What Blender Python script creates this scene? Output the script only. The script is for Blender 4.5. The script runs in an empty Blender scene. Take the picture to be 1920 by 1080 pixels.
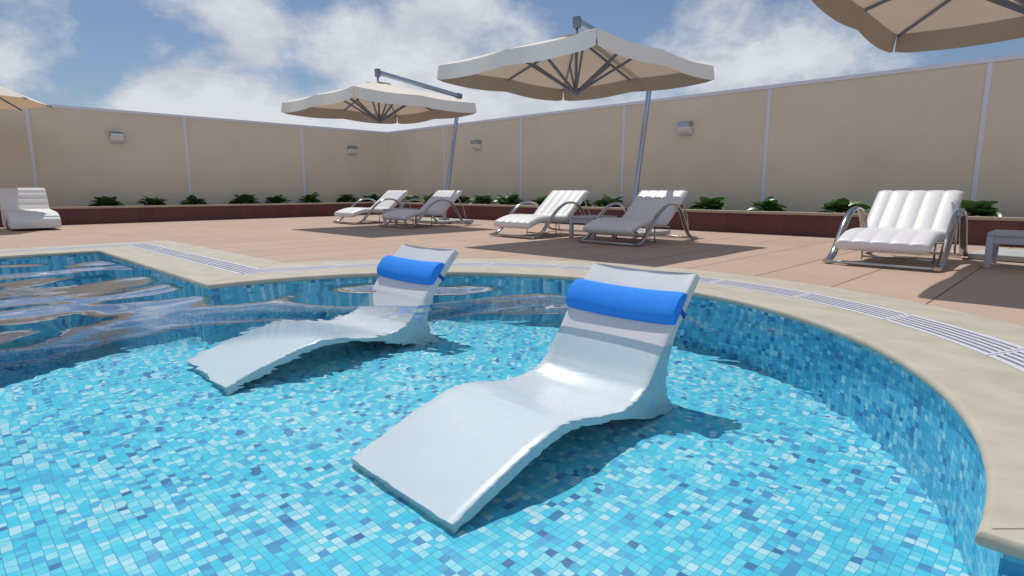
import bpy, bmesh, math, random
from mathutils import Vector, Matrix
from mathutils.geometry import tessellate_polygon
from math import sin, cos, pi, radians, sqrt, atan2, exp

H = 0.9                     # metres per layout unit (eye height above the deck)
SC = bpy.context.scene
COL = SC.collection
RND = random.Random(7)

# ------------------------------------------------------------------ helpers
class MB:
    """Collects faces, then links them as one mesh object."""
    def __init__(self):
        self.v, self.f, self.m, self.s, self.uv = [], [], [], [], {}
    def add(self, verts, faces, mat=0, smooth=False, uvs=None):
        o = len(self.v)
        self.v += [tuple(p) for p in verts]
        for i, fc in enumerate(faces):
            if uvs: self.uv[len(self.f)] = uvs[i]
            self.f.append(tuple(o + k for k in fc)); self.m.append(mat); self.s.append(smooth)
    def box(self, lo, hi, mat=0, b=0.0):
        x0, y0, z0 = lo; x1, y1, z1 = hi
        if b <= 0:
            v = [(x0,y0,z0),(x1,y0,z0),(x1,y1,z0),(x0,y1,z0),(x0,y0,z1),(x1,y0,z1),(x1,y1,z1),(x0,y1,z1)]
            self.add(v, [(3,2,1,0),(4,5,6,7),(0,1,5,4),(1,2,6,5),(2,3,7,6),(3,0,4,7)], mat)
        else:
            bm = bmesh.new(); bmesh.ops.create_cube(bm, size=1)
            for p in bm.verts:
                p.co = Vector(((x0+x1)/2+p.co.x*(x1-x0), (y0+y1)/2+p.co.y*(y1-y0), (z0+z1)/2+p.co.z*(z1-z0)))
            bmesh.ops.bevel(bm, geom=bm.edges[:], offset=b, segments=2, profile=0.5, affect='EDGES')
            bm.verts.index_update()
            self.add([p.co for p in bm.verts], [[q.index for q in fc.verts] for fc in bm.faces], mat, True)
            bm.free()
    def sweep(self, pts, prof, side=None, closed=False, mat=0, smooth=True, scale=None, caps=True):
        """Sweep a closed 2-D profile [(a, b)] along pts; a runs along `side`, b along the normal."""
        pts = [Vector(p) for p in pts]; n = len(pts); k = len(prof); V = []
        for i, p in enumerate(pts):
            if closed: t = pts[(i+1) % n] - pts[i-1]
            else: t = pts[min(i+1, n-1)] - pts[max(i-1, 0)]
            t.normalize()
            s = Vector(side) if side is not None else (Vector((0,0,1)) if abs(t.z) < 0.95 else Vector((1,0,0)))
            s = (s - t*s.dot(t)).normalized(); nn = t.cross(s).normalized()
            g = scale[i] if scale else 1.0
            V += [p + s*a*g + nn*b*g for a, b in prof]
        F = []
        for i in range(n if closed else n-1):
            j = (i+1) % n
            for q in range(k):
                r = (q+1) % k
                F.append((i*k+q, i*k+r, j*k+r, j*k+q))
        self.add(V, F, mat, smooth)
        if not closed and caps:
            o = len(self.v) - len(V)
            self.f.append(tuple(o+q for q in reversed(range(k)))); self.m.append(mat); self.s.append(False)
            self.f.append(tuple(o+(n-1)*k+q for q in range(k))); self.m.append(mat); self.s.append(False)
    def tube(self, pts, r, seg=10, mat=0, scale=None):
        self.sweep(pts, [(r*cos(2*pi*q/seg), r*sin(2*pi*q/seg)) for q in range(seg)], mat=mat, scale=scale)
    def grid(self, rows, mat=0, smooth=True, close_u=False):
        n, k = len(rows), len(rows[0]); V = [p for r in rows for p in r]; F = []
        for i in range(n-1):
            for j in range(k if close_u else k-1):
                F.append((i*k+j, i*k+(j+1)%k, (i+1)*k+(j+1)%k, (i+1)*k+j))
        self.add(V, F, mat, smooth)
    def build(self, name, mats, parent=None, loc=None, weld=0.0, auto=None, keep=False):
        me = bpy.data.meshes.new(name)
        me.from_pydata([tuple(p) for p in self.v], [], self.f)
        if not isinstance(mats, (list, tuple)): mats = [mats]
        for x in mats: me.materials.append(x)
        me.polygons.foreach_set('material_index', self.m)
        me.polygons.foreach_set('use_smooth', self.s)
        if self.uv:
            ul = me.uv_layers.new(name='UVMap')
            for pi_, uvs in self.uv.items():
                for li, w in zip(me.polygons[pi_].loop_indices, uvs): ul.data[li].uv = w
        bm = bmesh.new(); bm.from_mesh(me)
        if weld: bmesh.ops.remove_doubles(bm, verts=bm.verts[:], dist=weld)
        if not self.uv and not keep: bmesh.ops.recalc_face_normals(bm, faces=bm.faces[:])
        bm.to_mesh(me); bm.free()
        if auto is not None: me.set_sharp_from_angle(angle=radians(auto))
        me.update()
        o = bpy.data.objects.new(name, me); COL.objects.link(o)
        if parent is not None: o.parent = parent
        if loc is not None: o.location = loc
        return o

def tag(o, label=None, cat=None, group=None, kind=None):
    for k, x in (('label', label), ('category', cat), ('group', group), ('kind', kind)):
        if x: o[k] = x
    return o

def empty(name, loc, rz=0.0):
    o = bpy.data.objects.new(name, None); COL.objects.link(o)
    o.location = loc; o.rotation_euler = (0, 0, rz); o.empty_display_size = 0.2
    return o

def copy_tree(o, parent=None):
    c = o.copy(); COL.objects.link(c)
    if parent is not None: c.parent = parent
    for ch in list(o.children): copy_tree(ch, c)
    return c

def P3(u, v, z): return Vector((u*H, v*H, z*H))

def spline(pts, n):
    """Catmull-Rom through pts (tuples), n samples per span."""
    pts = [Vector(p) for p in pts]; out = []
    for i in range(len(pts)-1):
        a = pts[max(i-1, 0)]; b = pts[i]; c = pts[i+1]; d = pts[min(i+2, len(pts)-1)]
        for k in range(n):
            t = k/n
            out.append(0.5*((2*b) + (c-a)*t + (2*a-5*b+4*c-d)*t*t + (3*b-a-3*c+d)*t**3))
    out.append(pts[-1]); return out

# ---------------------------------------------------------------- materials
def new_mat(name):
    m = bpy.data.materials.new(name); m.use_nodes = True
    nt = m.node_tree; bs = nt.nodes['Principled BSDF']
    return m, nt, bs

def N(nt, t, **kw):
    n = nt.nodes.new(t)
    for k, x in kw.items():
        if k.startswith('i_'):
            key = k[2:]
            key = int(key) if key.isdigit() else key
            n.inputs[key].default_value = x
        else: setattr(n, k, x)
    return n

def math_(nt, op, a, b=None, c=None):
    n = nt.nodes.new('ShaderNodeMath'); n.operation = op
    for i, x in enumerate((a, b, c)):
        if x is None: continue
        if isinstance(x, (int, float)): n.inputs[i].default_value = x
        else: nt.links.new(x, n.inputs[i])
    return n.outputs[0]

def mixc(nt, fac, a, b, blend='MIX'):
    n = nt.nodes.new('ShaderNodeMix'); n.data_type = 'RGBA'; n.blend_type = blend
    for i, x in ((0, fac), (6, a), (7, b)):
        if isinstance(x, (int, float)): n.inputs[i].default_value = x
        elif isinstance(x, (tuple, list)): n.inputs[i].default_value = (*x[:3], 1)
        else: nt.links.new(x, n.inputs[i])
    return n.outputs[2]

def ramp(nt, fac, stops, interp='LINEAR'):
    n = nt.nodes.new('ShaderNodeValToRGB'); n.color_ramp.interpolation = interp
    e = n.color_ramp.elements
    while len(e) < len(stops): e.new(0.5)
    for x, (p, c) in zip(e, stops):
        x.position = p; x.color = (*c[:3], 1) if len(c) >= 3 else (c[0], c[0], c[0], 1)
    nt.links.new(fac, n.inputs[0]); return n.outputs[0]

def noise(nt, vec, scale, detail=3, rough=0.55, dist=0.0):
    n = N(nt, 'ShaderNodeTexNoise'); n.inputs['Scale'].default_value = scale
    n.inputs['Detail'].default_value = detail; n.inputs['Roughness'].default_value = rough
    n.inputs['Distortion'].default_value = dist
    nt.links.new(vec, n.inputs['Vector']); return n.outputs['Fac']

def vscale(nt, vec, s):
    n = N(nt, 'ShaderNodeVectorMath', operation='MULTIPLY'); nt.links.new(vec, n.inputs[0])
    n.inputs[1].default_value = s; return n.outputs[0]

def bump(nt, bs, height, strength=0.3, dist=0.01):
    b = N(nt, 'ShaderNodeBump'); b.inputs['Strength'].default_value = strength
    b.inputs['Distance'].default_value = dist
    nt.links.new(height, b.inputs['Height']); nt.links.new(b.outputs[0], bs.inputs['Normal'])

def objcoord(nt): return N(nt, 'ShaderNodeTexCoord').outputs['Object']

def plain(name, col, rough=0.5, metal=0.0, var=0.12, scale=6, spec=0.5, bmp=0.0, bscale=60, coat=0.0):
    m, nt, bs = new_mat(name); co = objcoord(nt)
    f = noise(nt, co, scale, 4)
    c = mixc(nt, f, tuple(x*(1-var) for x in col), tuple(min(1, x*(1+var)) for x in col))
    nt.links.new(c, bs.inputs['Base Color'])
    r = math_(nt, 'MULTIPLY_ADD', noise(nt, co, scale*2.3, 3), rough*0.35, rough*0.82)
    nt.links.new(r, bs.inputs['Roughness'])
    bs.inputs['Metallic'].default_value = metal; bs.inputs['Specular IOR Level'].default_value = spec
    bs.inputs['Coat Weight'].default_value = coat
    if bmp: bump(nt, bs, noise(nt, co, bscale, 3), bmp, 0.004)
    return m

def lines(nt, coord, period, offset, width):
    """1 on a joint line of the given width, 0 elsewhere."""
    x = math_(nt, 'DIVIDE', math_(nt, 'SUBTRACT', coord, offset), period)
    fr = math_(nt, 'FRACT', x)
    d = math_(nt, 'ABSOLUTE', math_(nt, 'SUBTRACT', fr, 0.5))
    return math_(nt, 'GREATER_THAN', d, 0.5 - width/period/2), math_(nt, 'FLOOR', x)

def sep(nt, vec):
    n = N(nt, 'ShaderNodeSeparateXYZ'); nt.links.new(vec, n.inputs[0]); return n.outputs

def comb(nt, x, y, z=None):
    n = N(nt, 'ShaderNodeCombineXYZ')
    for i, q in enumerate((x, y, z)):
        if q is None: continue
        if isinstance(q, (int, float)): n.inputs[i].default_value = q
        else: nt.links.new(q, n.inputs[i])
    return n.outputs[0]

def white(nt, vec):
    n = N(nt, 'ShaderNodeTexWhiteNoise', noise_dimensions='3D'); nt.links.new(vec, n.inputs['Vector'])
    return n.outputs['Value']

def mosaic_mat(name, tile, use_uv=False, palette=None, gw=0.07, tiley=None):
    m, nt, bs = new_mat(name)
    tc = N(nt, 'ShaderNodeTexCoord')
    s = sep(nt, tc.outputs['UV' if use_uv else 'Object'])
    g1, c1 = lines(nt, s[0], tile, 0.0, tile*gw)
    g2, c2 = lines(nt, s[1], tiley or tile, 0.0, tile*gw)
    g = math_(nt, 'MAXIMUM', g1, g2)
    r = white(nt, comb(nt, c1, c2, 3.0))
    pal = palette or [(0.0, (0.07,0.14,0.30)), (0.022, (0.09,0.25,0.46)), (0.08, (0.10,0.39,0.60)), (0.19, (0.09,0.53,0.68)),
                      (0.46, (0.14,0.57,0.67)), (0.68, (0.28,0.64,0.70)), (0.87, (0.48,0.69,0.72))]
    c = ramp(nt, r, pal, 'CONSTANT')
    r2 = white(nt, comb(nt, c1, c2, 9.0))
    c = mixc(nt, math_(nt, 'MULTIPLY', r2, 0.3), c, (0.08, 0.45, 0.58))
    c = mixc(nt, g, c, (0.045, 0.27, 0.40))
    nt.links.new(c, bs.inputs['Base Color'])
    nt.links.new(math_(nt, 'MULTIPLY_ADD', g, 0.5, 0.16), bs.inputs['Roughness'])
    bump(nt, bs, math_(nt, 'MULTIPLY_ADD', r2, 0.35, math_(nt, 'SUBTRACT', 1.0, g)), 0.35, 0.003)
    return m

def deck_mat():
    m, nt, bs = new_mat('terracotta_deck_tiles'); co = objcoord(nt); s = sep(nt, co)
    p = 0.9*H
    g1, c1 = lines(nt, s[0], p, -0.97*H, 0.018)
    g2, c2 = lines(nt, s[1], p, 5.73*H, 0.010)
    r = white(nt, comb(nt, c1, c2, 1.0))
    r2 = white(nt, comb(nt, c1, c2, 5.0))
    c = mixc(nt, r, (0.40, 0.275, 0.207), (0.455, 0.320, 0.243))
    c = mixc(nt, math_(nt, 'MULTIPLY', r2, 0.35), c, (0.45, 0.34, 0.275))
    f = noise(nt, co, 2.2, 5, 0.6)
    c = mixc(nt, math_(nt, 'MULTIPLY', f, 0.35), c, (0.40, 0.315, 0.27))
    f2 = noise(nt, co, 55, 3, 0.7)
    c = mixc(nt, math_(nt, 'MULTIPLY', f2, 0.25), c, (0.52, 0.42, 0.355))
    c = mixc(nt, math_(nt, 'MULTIPLY', g1, 0.85), c, (0.13, 0.07, 0.05))
    c = mixc(nt, math_(nt, 'MULTIPLY', g2, 0.6), c, (0.28, 0.17, 0.13))
    nt.links.new(c, bs.inputs['Base Color']); bs.inputs['Roughness'].default_value = 0.75
    bs.inputs['Specular IOR Level'].default_value = 0.25
    bump(nt, bs, math_(nt, 'SUBTRACT', math_(nt, 'MULTIPLY', f2, 0.15), math_(nt, 'MAXIMUM', g1, g2)), 0.5, 0.004)
    return m

def stone_mat():
    m, nt, bs = new_mat('cream_coping_stone'); co = objcoord(nt)
    f = noise(nt, vscale(nt, co, (1.0, 1.6, 1.0)), 3.0, 6, 0.6, 0.3)
    c = ramp(nt, f, [(0.3, (0.40, 0.365, 0.29)), (0.55, (0.47, 0.43, 0.35)), (0.75, (0.52, 0.485, 0.40))])
    f2 = noise(nt, vscale(nt, co, (1.5, 7.0, 4.0)), 11, 5, 0.65)
    c = mixc(nt, math_(nt, 'MULTIPLY', f2, 0.22), c, (0.42, 0.38, 0.30))
    nt.links.new(c, bs.inputs['Base Color']); bs.inputs['Roughness'].default_value = 0.6
    bs.inputs['Specular IOR Level'].default_value = 0.3
    bump(nt, bs, f2, 0.12, 0.004)
    return m

def wall_mat():
    m, nt, bs = new_mat('sand_coloured_wall_panel'); co = objcoord(nt)
    s = sep(nt, co)
    f = noise(nt, co, 0.7, 6, 0.65)
    c = ramp(nt, f, [(0.3, (0.65, 0.57, 0.45)), (0.5, (0.69, 0.61, 0.48)), (0.7, (0.73, 0.65, 0.515))])
    st = noise(nt, comb(nt, math_(nt, 'ADD', s[0], s[1]), 0.0, math_(nt, 'MULTIPLY', s[2], 0.03)), 14, 3, 0.7)
    st2 = noise(nt, comb(nt, math_(nt, 'MULTIPLY', math_(nt, 'ADD', s[0], s[1]), 0.03), 0.0, s[2]), 22, 3, 0.7)
    c = mixc(nt, math_(nt, 'MULTIPLY', st, 0.18), c, (0.64, 0.555, 0.435))
    c = mixc(nt, math_(nt, 'MULTIPLY', st2, 0.14), c, (0.84, 0.76, 0.63))
    nt.links.new(c, bs.inputs['Base Color']); bs.inputs['Roughness'].default_value = 0.8
    bs.inputs['Specular IOR Level'].default_value = 0.2
    bump(nt, bs, math_(nt, 'ADD', st, st2), 0.15, 0.004)
    return m

def brick_mat():
    m, nt, bs = new_mat('dark_red_planter_tiles'); tc = N(nt, 'ShaderNodeTexCoord'); s = sep(nt, tc.outputs['UV'])
    g1, c1 = lines(nt, s[0], 0.45*H, 0.0, 0.008)
    r = white(nt, comb(nt, c1, 2.0, 1.0))
    c = mixc(nt, r, (0.10, 0.030, 0.028), (0.135, 0.043, 0.038))
    f = noise(nt, tc.outputs['Object'], 5, 5, 0.65)
    c = mixc(nt, math_(nt, 'MULTIPLY', f, 0.45), c, (0.085, 0.030, 0.030))
    c = mixc(nt, g1, c, (0.05, 0.015, 0.014))
    nt.links.new(c, bs.inputs['Base Color']); bs.inputs['Roughness'].default_value = 0.55
    bump(nt, bs, math_(nt, 'SUBTRACT', 1.0, g1), 0.4, 0.004)
    return m

def fabric_mat(name, top, transl=0.3, tcol=None, inner=None):
    m, nt, bs = new_mat(name); co = objcoord(nt)
    f = noise(nt, co, 3.0, 4, 0.6); w = noise(nt, co, 160, 2, 0.6)
    c = mixc(nt, f, tuple(x*0.93 for x in top), top)
    if inner:      # the underside takes a darker tan than the top (front faces look inwards)
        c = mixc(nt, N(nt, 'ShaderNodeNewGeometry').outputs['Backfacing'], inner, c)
    nt.links.new(c, bs.inputs['Base Color']); bs.inputs['Roughness'].default_value = 0.9
    bs.inputs['Specular IOR Level'].default_value = 0.15
    bump(nt, bs, math_(nt, 'MULTIPLY_ADD', f, 0.8, math_(nt, 'MULTIPLY', w, 0.15)), 0.25, 0.01)
    tr = N(nt, 'ShaderNodeBsdfTranslucent'); tr.inputs[0].default_value = (*(tcol or top), 1)
    mx = N(nt, 'ShaderNodeMixShader'); mx.inputs[0].default_value = transl
    nt.links.new(bs.outputs[0], mx.inputs[1]); nt.links.new(tr.outputs[0], mx.inputs[2])
    nt.links.new(mx.outputs[0], nt.nodes['Material Output'].inputs[0])
    return m

def leaf_mat():
    m, nt, bs = new_mat('glossy_green_leaf'); co = objcoord(nt)
    oi = N(nt, 'ShaderNodeObjectInfo').outputs['Random']
    f = noise(nt, co, 9, 3)
    c = ramp(nt, f, [(0.3, (0.03, 0.075, 0.02)), (0.55, (0.075, 0.16, 0.04)), (0.75, (0.17, 0.27, 0.09))])
    c = mixc(nt, math_(nt, 'MULTIPLY', oi, 0.3), c, (0.03, 0.09, 0.02))
    nt.links.new(c, bs.inputs['Base Color']); bs.inputs['Roughness'].default_value = 0.32
    tr = N(nt, 'ShaderNodeBsdfTranslucent'); nt.links.new(c, tr.inputs[0])
    mx = N(nt, 'ShaderNodeMixShader'); mx.inputs[0].default_value = 0.2
    nt.links.new(bs.outputs[0], mx.inputs[1]); nt.links.new(tr.outputs[0], mx.inputs[2])
    nt.links.new(mx.outputs[0], nt.nodes['Material Output'].inputs[0])
    return m

M = {}
M['deck'] = deck_mat(); M['stone'] = stone_mat(); M['wall'] = wall_mat(); M['brick'] = brick_mat()
M['mosaic'] = mosaic_mat('pool_mosaic', 0.048*H)
M['mosaic_wall'] = mosaic_mat('pool_wall_mosaic', 0.048*H, True,
    [(0.0, (0.03,0.13,0.36)), (0.05, (0.05,0.26,0.52)), (0.17, (0.08,0.42,0.68)), (0.42, (0.13,0.54,0.78)), (0.70, (0.25,0.63,0.81)), (0.90, (0.46,0.75,0.85))])
M['trim'] = plain('pale_lilac_trim_paint', (0.70, 0.70, 0.80), 0.5, var=0.05)
M['ledge'] = plain('planter_ledge_stone', (0.42, 0.345, 0.25), 0.65, var=0.15, scale=5, bmp=0.15)
M['soil'] = plain('dark_soil', (0.035, 0.022, 0.015), 0.95, var=0.5, scale=30, bmp=0.8, bscale=40)
M['grate'] = plain('white_grate_plastic', (0.60, 0.61, 0.67), 0.45, var=0.05)
M['joint'] = plain('coping_joint', (0.24, 0.215, 0.17), 0.8)
M['channel'] = plain('dark_drain_channel', (0.03, 0.035, 0.045), 0.8, var=0.3)
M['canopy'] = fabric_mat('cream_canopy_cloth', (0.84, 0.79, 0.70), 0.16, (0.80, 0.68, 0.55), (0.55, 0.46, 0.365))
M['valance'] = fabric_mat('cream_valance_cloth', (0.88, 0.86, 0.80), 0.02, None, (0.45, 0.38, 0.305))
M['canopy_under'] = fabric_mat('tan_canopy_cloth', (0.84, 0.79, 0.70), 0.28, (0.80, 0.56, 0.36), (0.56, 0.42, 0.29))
M['alu'] = plain('brushed_aluminium', (0.45, 0.50, 0.60), 0.35, 0.8, var=0.06, scale=4)
M['dark_metal'] = plain('dark_grey_metal', (0.20, 0.235, 0.31), 0.45, 0.3, var=0.1)
M['chrome'] = plain('polished_chrome', (0.46, 0.47, 0.49), 0.13, 1.0, var=0.08, scale=9)
M['cushion'] = plain('white_vinyl_cushion', (0.70, 0.70, 0.725), 0.42, var=0.035, scale=4, bmp=0.06, bscale=90)
M['chaise'] = plain('white_moulded_plastic', (0.62, 0.63, 0.65), 0.27, var=0.03, scale=3, spec=0.5)
M['pillow'] = plain('bright_blue_pillow_cloth', (0.03, 0.25, 0.82), 0.8, var=0.14, scale=28, spec=0.2, bmp=0.35, bscale=160)
M['strap'] = plain('dark_blue_strap', (0.012, 0.07, 0.36), 0.7, var=0.1)
M['quilt'] = plain('white_quilted_cloth', (0.72, 0.715, 0.70), 0.75, var=0.05, scale=18, spec=0.2, bmp=0.3, bscale=120)
M['table'] = plain('grey_painted_table_metal', (0.42, 0.44, 0.50), 0.4, var=0.06)
M['concrete'] = plain('pale_concrete_slab', (0.40, 0.42, 0.42), 0.8, var=0.15, bmp=0.3)
M['glass'] = plain('frosted_lamp_glass', (0.72, 0.72, 0.72), 0.35, var=0.04)
M['ground'] = plain('dry_outer_ground', (0.24, 0.21, 0.17), 0.9, var=0.3, scale=0.4)
M['leaf'] = leaf_mat()
M['stem'] = plain('green_stem', (0.05, 0.09, 0.03), 0.6)

# ------------------------------------------------------------- pool outline
CU, CV, CR = -3.42, 2.20, 3.31          # shelf circle
EV = 2.15                               # long pool edge
EU = -12.0                              # left pool edge
RU, BV = 5.0, -8.0                      # far right and rear pool edges, out of the picture

def radius(a):
    """Edge of the bay as a function of the angle round its centre (0 = right end, pi = left end)."""
    return CR

def outline(off):
    """Closed loop (u, v), counter-clockwise seen from the water, offset outwards by off."""
    pts = [(RU+off, BV-off), (RU+off, EV+off)]
    r = CR + off
    dv = EV + off - CV
    # the bay bulges out of the long edge; where the offset edge meets the offset circle
    a0 = math.asin(max(-1, min(1, dv/r)))
    n = 72
    for i in range(n+1):
        a = a0 + (pi - 2*a0)*i/n
        pts.append((CU + r*cos(a), CV + r*sin(a)))
    pts += [(EU-off, EV+off), (EU-off, BV-off)]
    return pts

def loop_lengths(pts):
    L = [0.0]
    for i in range(len(pts)):
        a, b = pts[i], pts[(i+1) % len(pts)]
        L.append(L[-1] + sqrt((a[0]-b[0])**2 + (a[1]-b[1])**2))
    return L

Z_WATER, Z_SHELF, Z_DEEP = -0.124, -0.76, -2.5

def ring(mb, o1, z1, o2, z2, mat=0, smooth=True):
    A, B = outline(o1), outline(o2); n = len(A)
    V = [P3(x, y, z1) for x, y in A] + [P3(x, y, z2) for x, y in B]
    mb.add(V, [(i, (i+1) % n, n+(i+1) % n, n+i) for i in range(n)], mat, smooth)

# pool walls: real mosaic, mapped by length along the wall and height
mb = MB(); W0 = outline(0.03); L = loop_lengths(W0); n = len(W0)
for i in range(n):
    a, b = W0[i], W0[(i+1) % n]
    V = [P3(*a, -0.05), P3(*b, -0.05), P3(*b, Z_DEEP), P3(*a, Z_DEEP)]
    uv = [(L[i]*H, -0.05*H), (L[i+1]*H, -0.05*H), (L[i+1]*H, Z_DEEP*H), (L[i]*H, Z_DEEP*H)]
    mb.add(V, [(0, 1, 2, 3)], 0, False, [uv])
# skirt of the round shelf towards the deep water
ns = 64
for i in range(ns):
    a, b = pi + pi*i/ns - 0.02, pi + pi*(i+1)/ns - 0.02
    r = CR + 0.03
    A, B = (CU+r*cos(a), CV+r*sin(a)), (CU+r*cos(b), CV+r*sin(b))
    V = [P3(*A, Z_SHELF), P3(*B, Z_SHELF), P3(*B, Z_DEEP), P3(*A, Z_DEEP)]
    uv = [(r*a*H, 0), (r*b*H, 0), (r*b*H, (Z_DEEP-Z_SHELF)*H), (r*a*H, (Z_DEEP-Z_SHELF)*H)]
    mb.add(V, [(0, 1, 2, 3)], 0, False, [uv])
pool_wall = tag(mb.build('pool_wall', M['mosaic_wall']), kind='structure')

mb = MB()
disc = [P3(CU+(CR+0.03)*cos(2*pi*i/128), CV+(CR+0.03)*sin(2*pi*i/128), Z_SHELF) for i in range(128)]
mb.add(disc, [tuple(range(128))])
mb.add([P3(EU-.1, BV-.1, Z_DEEP), P3(RU+.1, BV-.1, Z_DEEP), P3(RU+.1, EV+.1, Z_DEEP), P3(EU-.1, EV+.1, Z_DEEP)], [(0,1,2,3)])
pool_floor = tag(mb.build('pool_floor', M['mosaic']), kind='structure')

# coping: bullnose lip, inner slab, recess for the drain, outer slab
G0, G1, OUT = 0.52, 0.90, 1.40
mb = MB(); prof = []
for i in range(9):
    a = -pi/2 - pi*i/8
    prof.append((0.03 - 0.03 + 0.030*cos(a), -0.030 + 0.030*sin(a)))
prof = [(0.06, -0.06)] + [(0.0 + 0.03*cos(a), -0.03 + 0.03*sin(a)) for a in [-pi/2 - pi*i/8 for i in range(9)]]
prof += [(G0, 0.0), (G0, -0.07)]
for (o1, z1), (o2, z2) in zip(prof[:-1], prof[1:]): ring(mb, o1, z1, o2, z2, 0, True)
ring(mb, G0, -0.07, G1, -0.07, 1)
ring(mb, G1, -0.07, G1, 0.0, 0); ring(mb, G1, 0.0, OUT, 0.0, 0); ring(mb, OUT, 0.0, OUT, -0.05, 0)
for cu, cv, dx in ((CU+sqrt((CR)**2-(EV-CV)**2), EV, 1), (CU-sqrt((CR)**2-(EV-CV)**2), EV, -1)):
    for a, b in ((0.004, G0-0.002), (G1+0.002, OUT-0.002)):
        w = 0.0012; d = Vector((dx, 1)); nn_ = Vector((dx, -1))*w
        pts = [Vector((cu, cv))+d*a+nn_, Vector((cu, cv))+d*a-nn_, Vector((cu, cv))+d*b-nn_, Vector((cu, cv))+d*b+nn_]
        mb.add([P3(q.x, q.y, 0.0018) for q in pts], [(0, 1, 2, 3)], 2)
coping = tag(mb.build('pool_coping', [M['stone'], M['channel'], M['joint']], weld=0.0005, auto=40), kind='structure')

# deck sheet with the pool left out
DU0, DU1, DV0, DV1 = -22.96, 16.0, -20.0, 15.29
mb = MB()
outer = [Vector((DU0*H, DV0*H, 0)), Vector((DU1*H, DV0*H, 0)), Vector((DU1*H, DV1*H, 0)), Vector((DU0*H, DV1*H, 0))]
hole = [Vector((x*H, y*H, 0)) for x, y in outline(OUT)]
tri = tessellate_polygon([outer, hole]); allp = outer + hole
mb.add([(p.x, p.y, -0.004) for p in allp], [tuple(t) for t in tri])
deck = tag(mb.build('deck', M['deck']), kind='structure')
mb = MB(); R_ = 400
outer = [Vector((-R_, -R_, 0)), Vector((R_, -R_, 0)), Vector((R_, R_, 0)), Vector((-R_, R_, 0))]
hole = [Vector((DU0*H-.1, DV0*H, 0)), Vector((DU1*H, DV0*H, 0)), Vector((DU1*H, DV1*H+.1, 0)), Vector((DU0*H-.1, DV1*H+.1, 0))]
tri = tessellate_polygon([outer, hole]); allp = outer + hole
mb.add([(p.x, p.y, -0.03) for p in allp], [tuple(t) for t in tri])
tag(mb.build('ground', M['ground']), kind='structure')

# drain grates: slotted sections laid in the recess
mid = outline((G0+G1)/2)
def at_len(pts, L, s):
    for i in range(len(pts)):
        if L[i+1] >= s:
            t = (s-L[i])/(L[i+1]-L[i]); a, b = pts[i], pts[(i+1) % len(pts)]
            return i, (a[0]+(b[0]-a[0])*t, a[1]+(b[1]-a[1])*t)
INN, OTT = outline(G0+0.004), outline(G1-0.004)
LM = loop_lengths(mid)
def grate_pts(f, s0, s1, n):
    """points at fraction f across the channel from s0 to s1 along it"""
    out = []
    for k in range(n+1):
        s = s0 + (s1-s0)*k/n
        i, _ = at_len(mid, LM, s)
        t = (s-LM[i])/(LM[i+1]-LM[i]); j = (i+1) % len(mid)
        a = Vector(INN[i]).lerp(Vector(INN[j]), t); b = Vector(OTT[i]).lerp(Vector(OTT[j]), t)
        q = a.lerp(b, f); out.append((q.x, q.y))
    return out
def bar(mb, f0, f1, s0, s1, n, zt=0.002, zb=-0.02):
    A, B = grate_pts(f0, s0, s1, n), grate_pts(f1, s0, s1, n)
    rows = []
    for (a, b) in zip(A, B):
        rows.append([P3(*a, zb), P3(*a, zt), P3(*b, zt), P3(*b, zb)])
    mb.grid(rows, smooth=False)
    for r in (rows[0], rows[-1]): mb.add(r, [(0, 1, 2, 3)])
# sections run from the far right end of the visible long edge to the left pool edge
s_start = LM[1] + 1.0
ia = 2; s_arc0, s_arc1 = LM[2], LM[2+72]
s_A1 = LM[75]            # left corner
grates = []
def grate_section(s0, s1, name, label, kind):
    mb = MB(); n = max(2, int((s1-s0)/0.09))
    edges = [0.0, 0.13]
    k = 5; slot = 0.078; barw = (1-0.26-k*slot)/(k-1)
    f = 0.13
    if kind == 'slot':
        bar(mb, 0.0, 0.13, s0, s1, n); bar(mb, 0.87, 1.0, s0, s1, n)
        f = 0.13
        for q in range(k-1):
            f += slot; bar(mb, f, f+barw, s0, s1, n); f += barw
        f = 0.13
        for q in range(k):
            for e0, e1 in ((s0, s0+0.02), (s1-0.02, s1)): bar(mb, f, f+slot, e0, e1, 1)
            f += slot + barw
    o = mb.build(name, M['grate'])
    return o
def add_grates(s0, s1, cnt, labels):
    for q in range(cnt):
        a = s0 + (s1-s0)*q/cnt; b = s0 + (s1-s0)*(q+1)/cnt - 0.012
        o = grate_section(a, b, 'drain_grate', None, 'slot')
        tag(o, labels[q] if isinstance(labels, list) else labels, 'drain grate', 'slotted drain grates set in the pool coping')
        grates.append(o)

arc_n = 11
ordn = ['first','second','third','fourth','fifth','sixth','seventh','eighth','ninth','tenth','eleventh','twelfth']
labs = ['slotted drain grate in the curved coping, %s from the near right corner' % ordn[q] for q in range(arc_n)]
add_grates(s_arc0 + 0.0, s_arc1, arc_n, labs)
add_grates(s_arc1 + 0.02, s_A1 - 0.0, 4, ['slotted drain grate in the straight coping, %s from the jutting corner' % ordn[q] for q in range(4)])
add_grates(s_A1 + 0.002, s_A1 + 7.4, 6, ['white slotted drain grate beside the white padded lounger, %s from the inner corner' % ordn[q] for q in range(6)])
add_grates(s_arc0 - 3.6, s_arc0 - 0.02, 3, ['white slotted drain grate past the near right corner, %s from the bay' % ordn[2-q] for q in range(3)])

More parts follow.
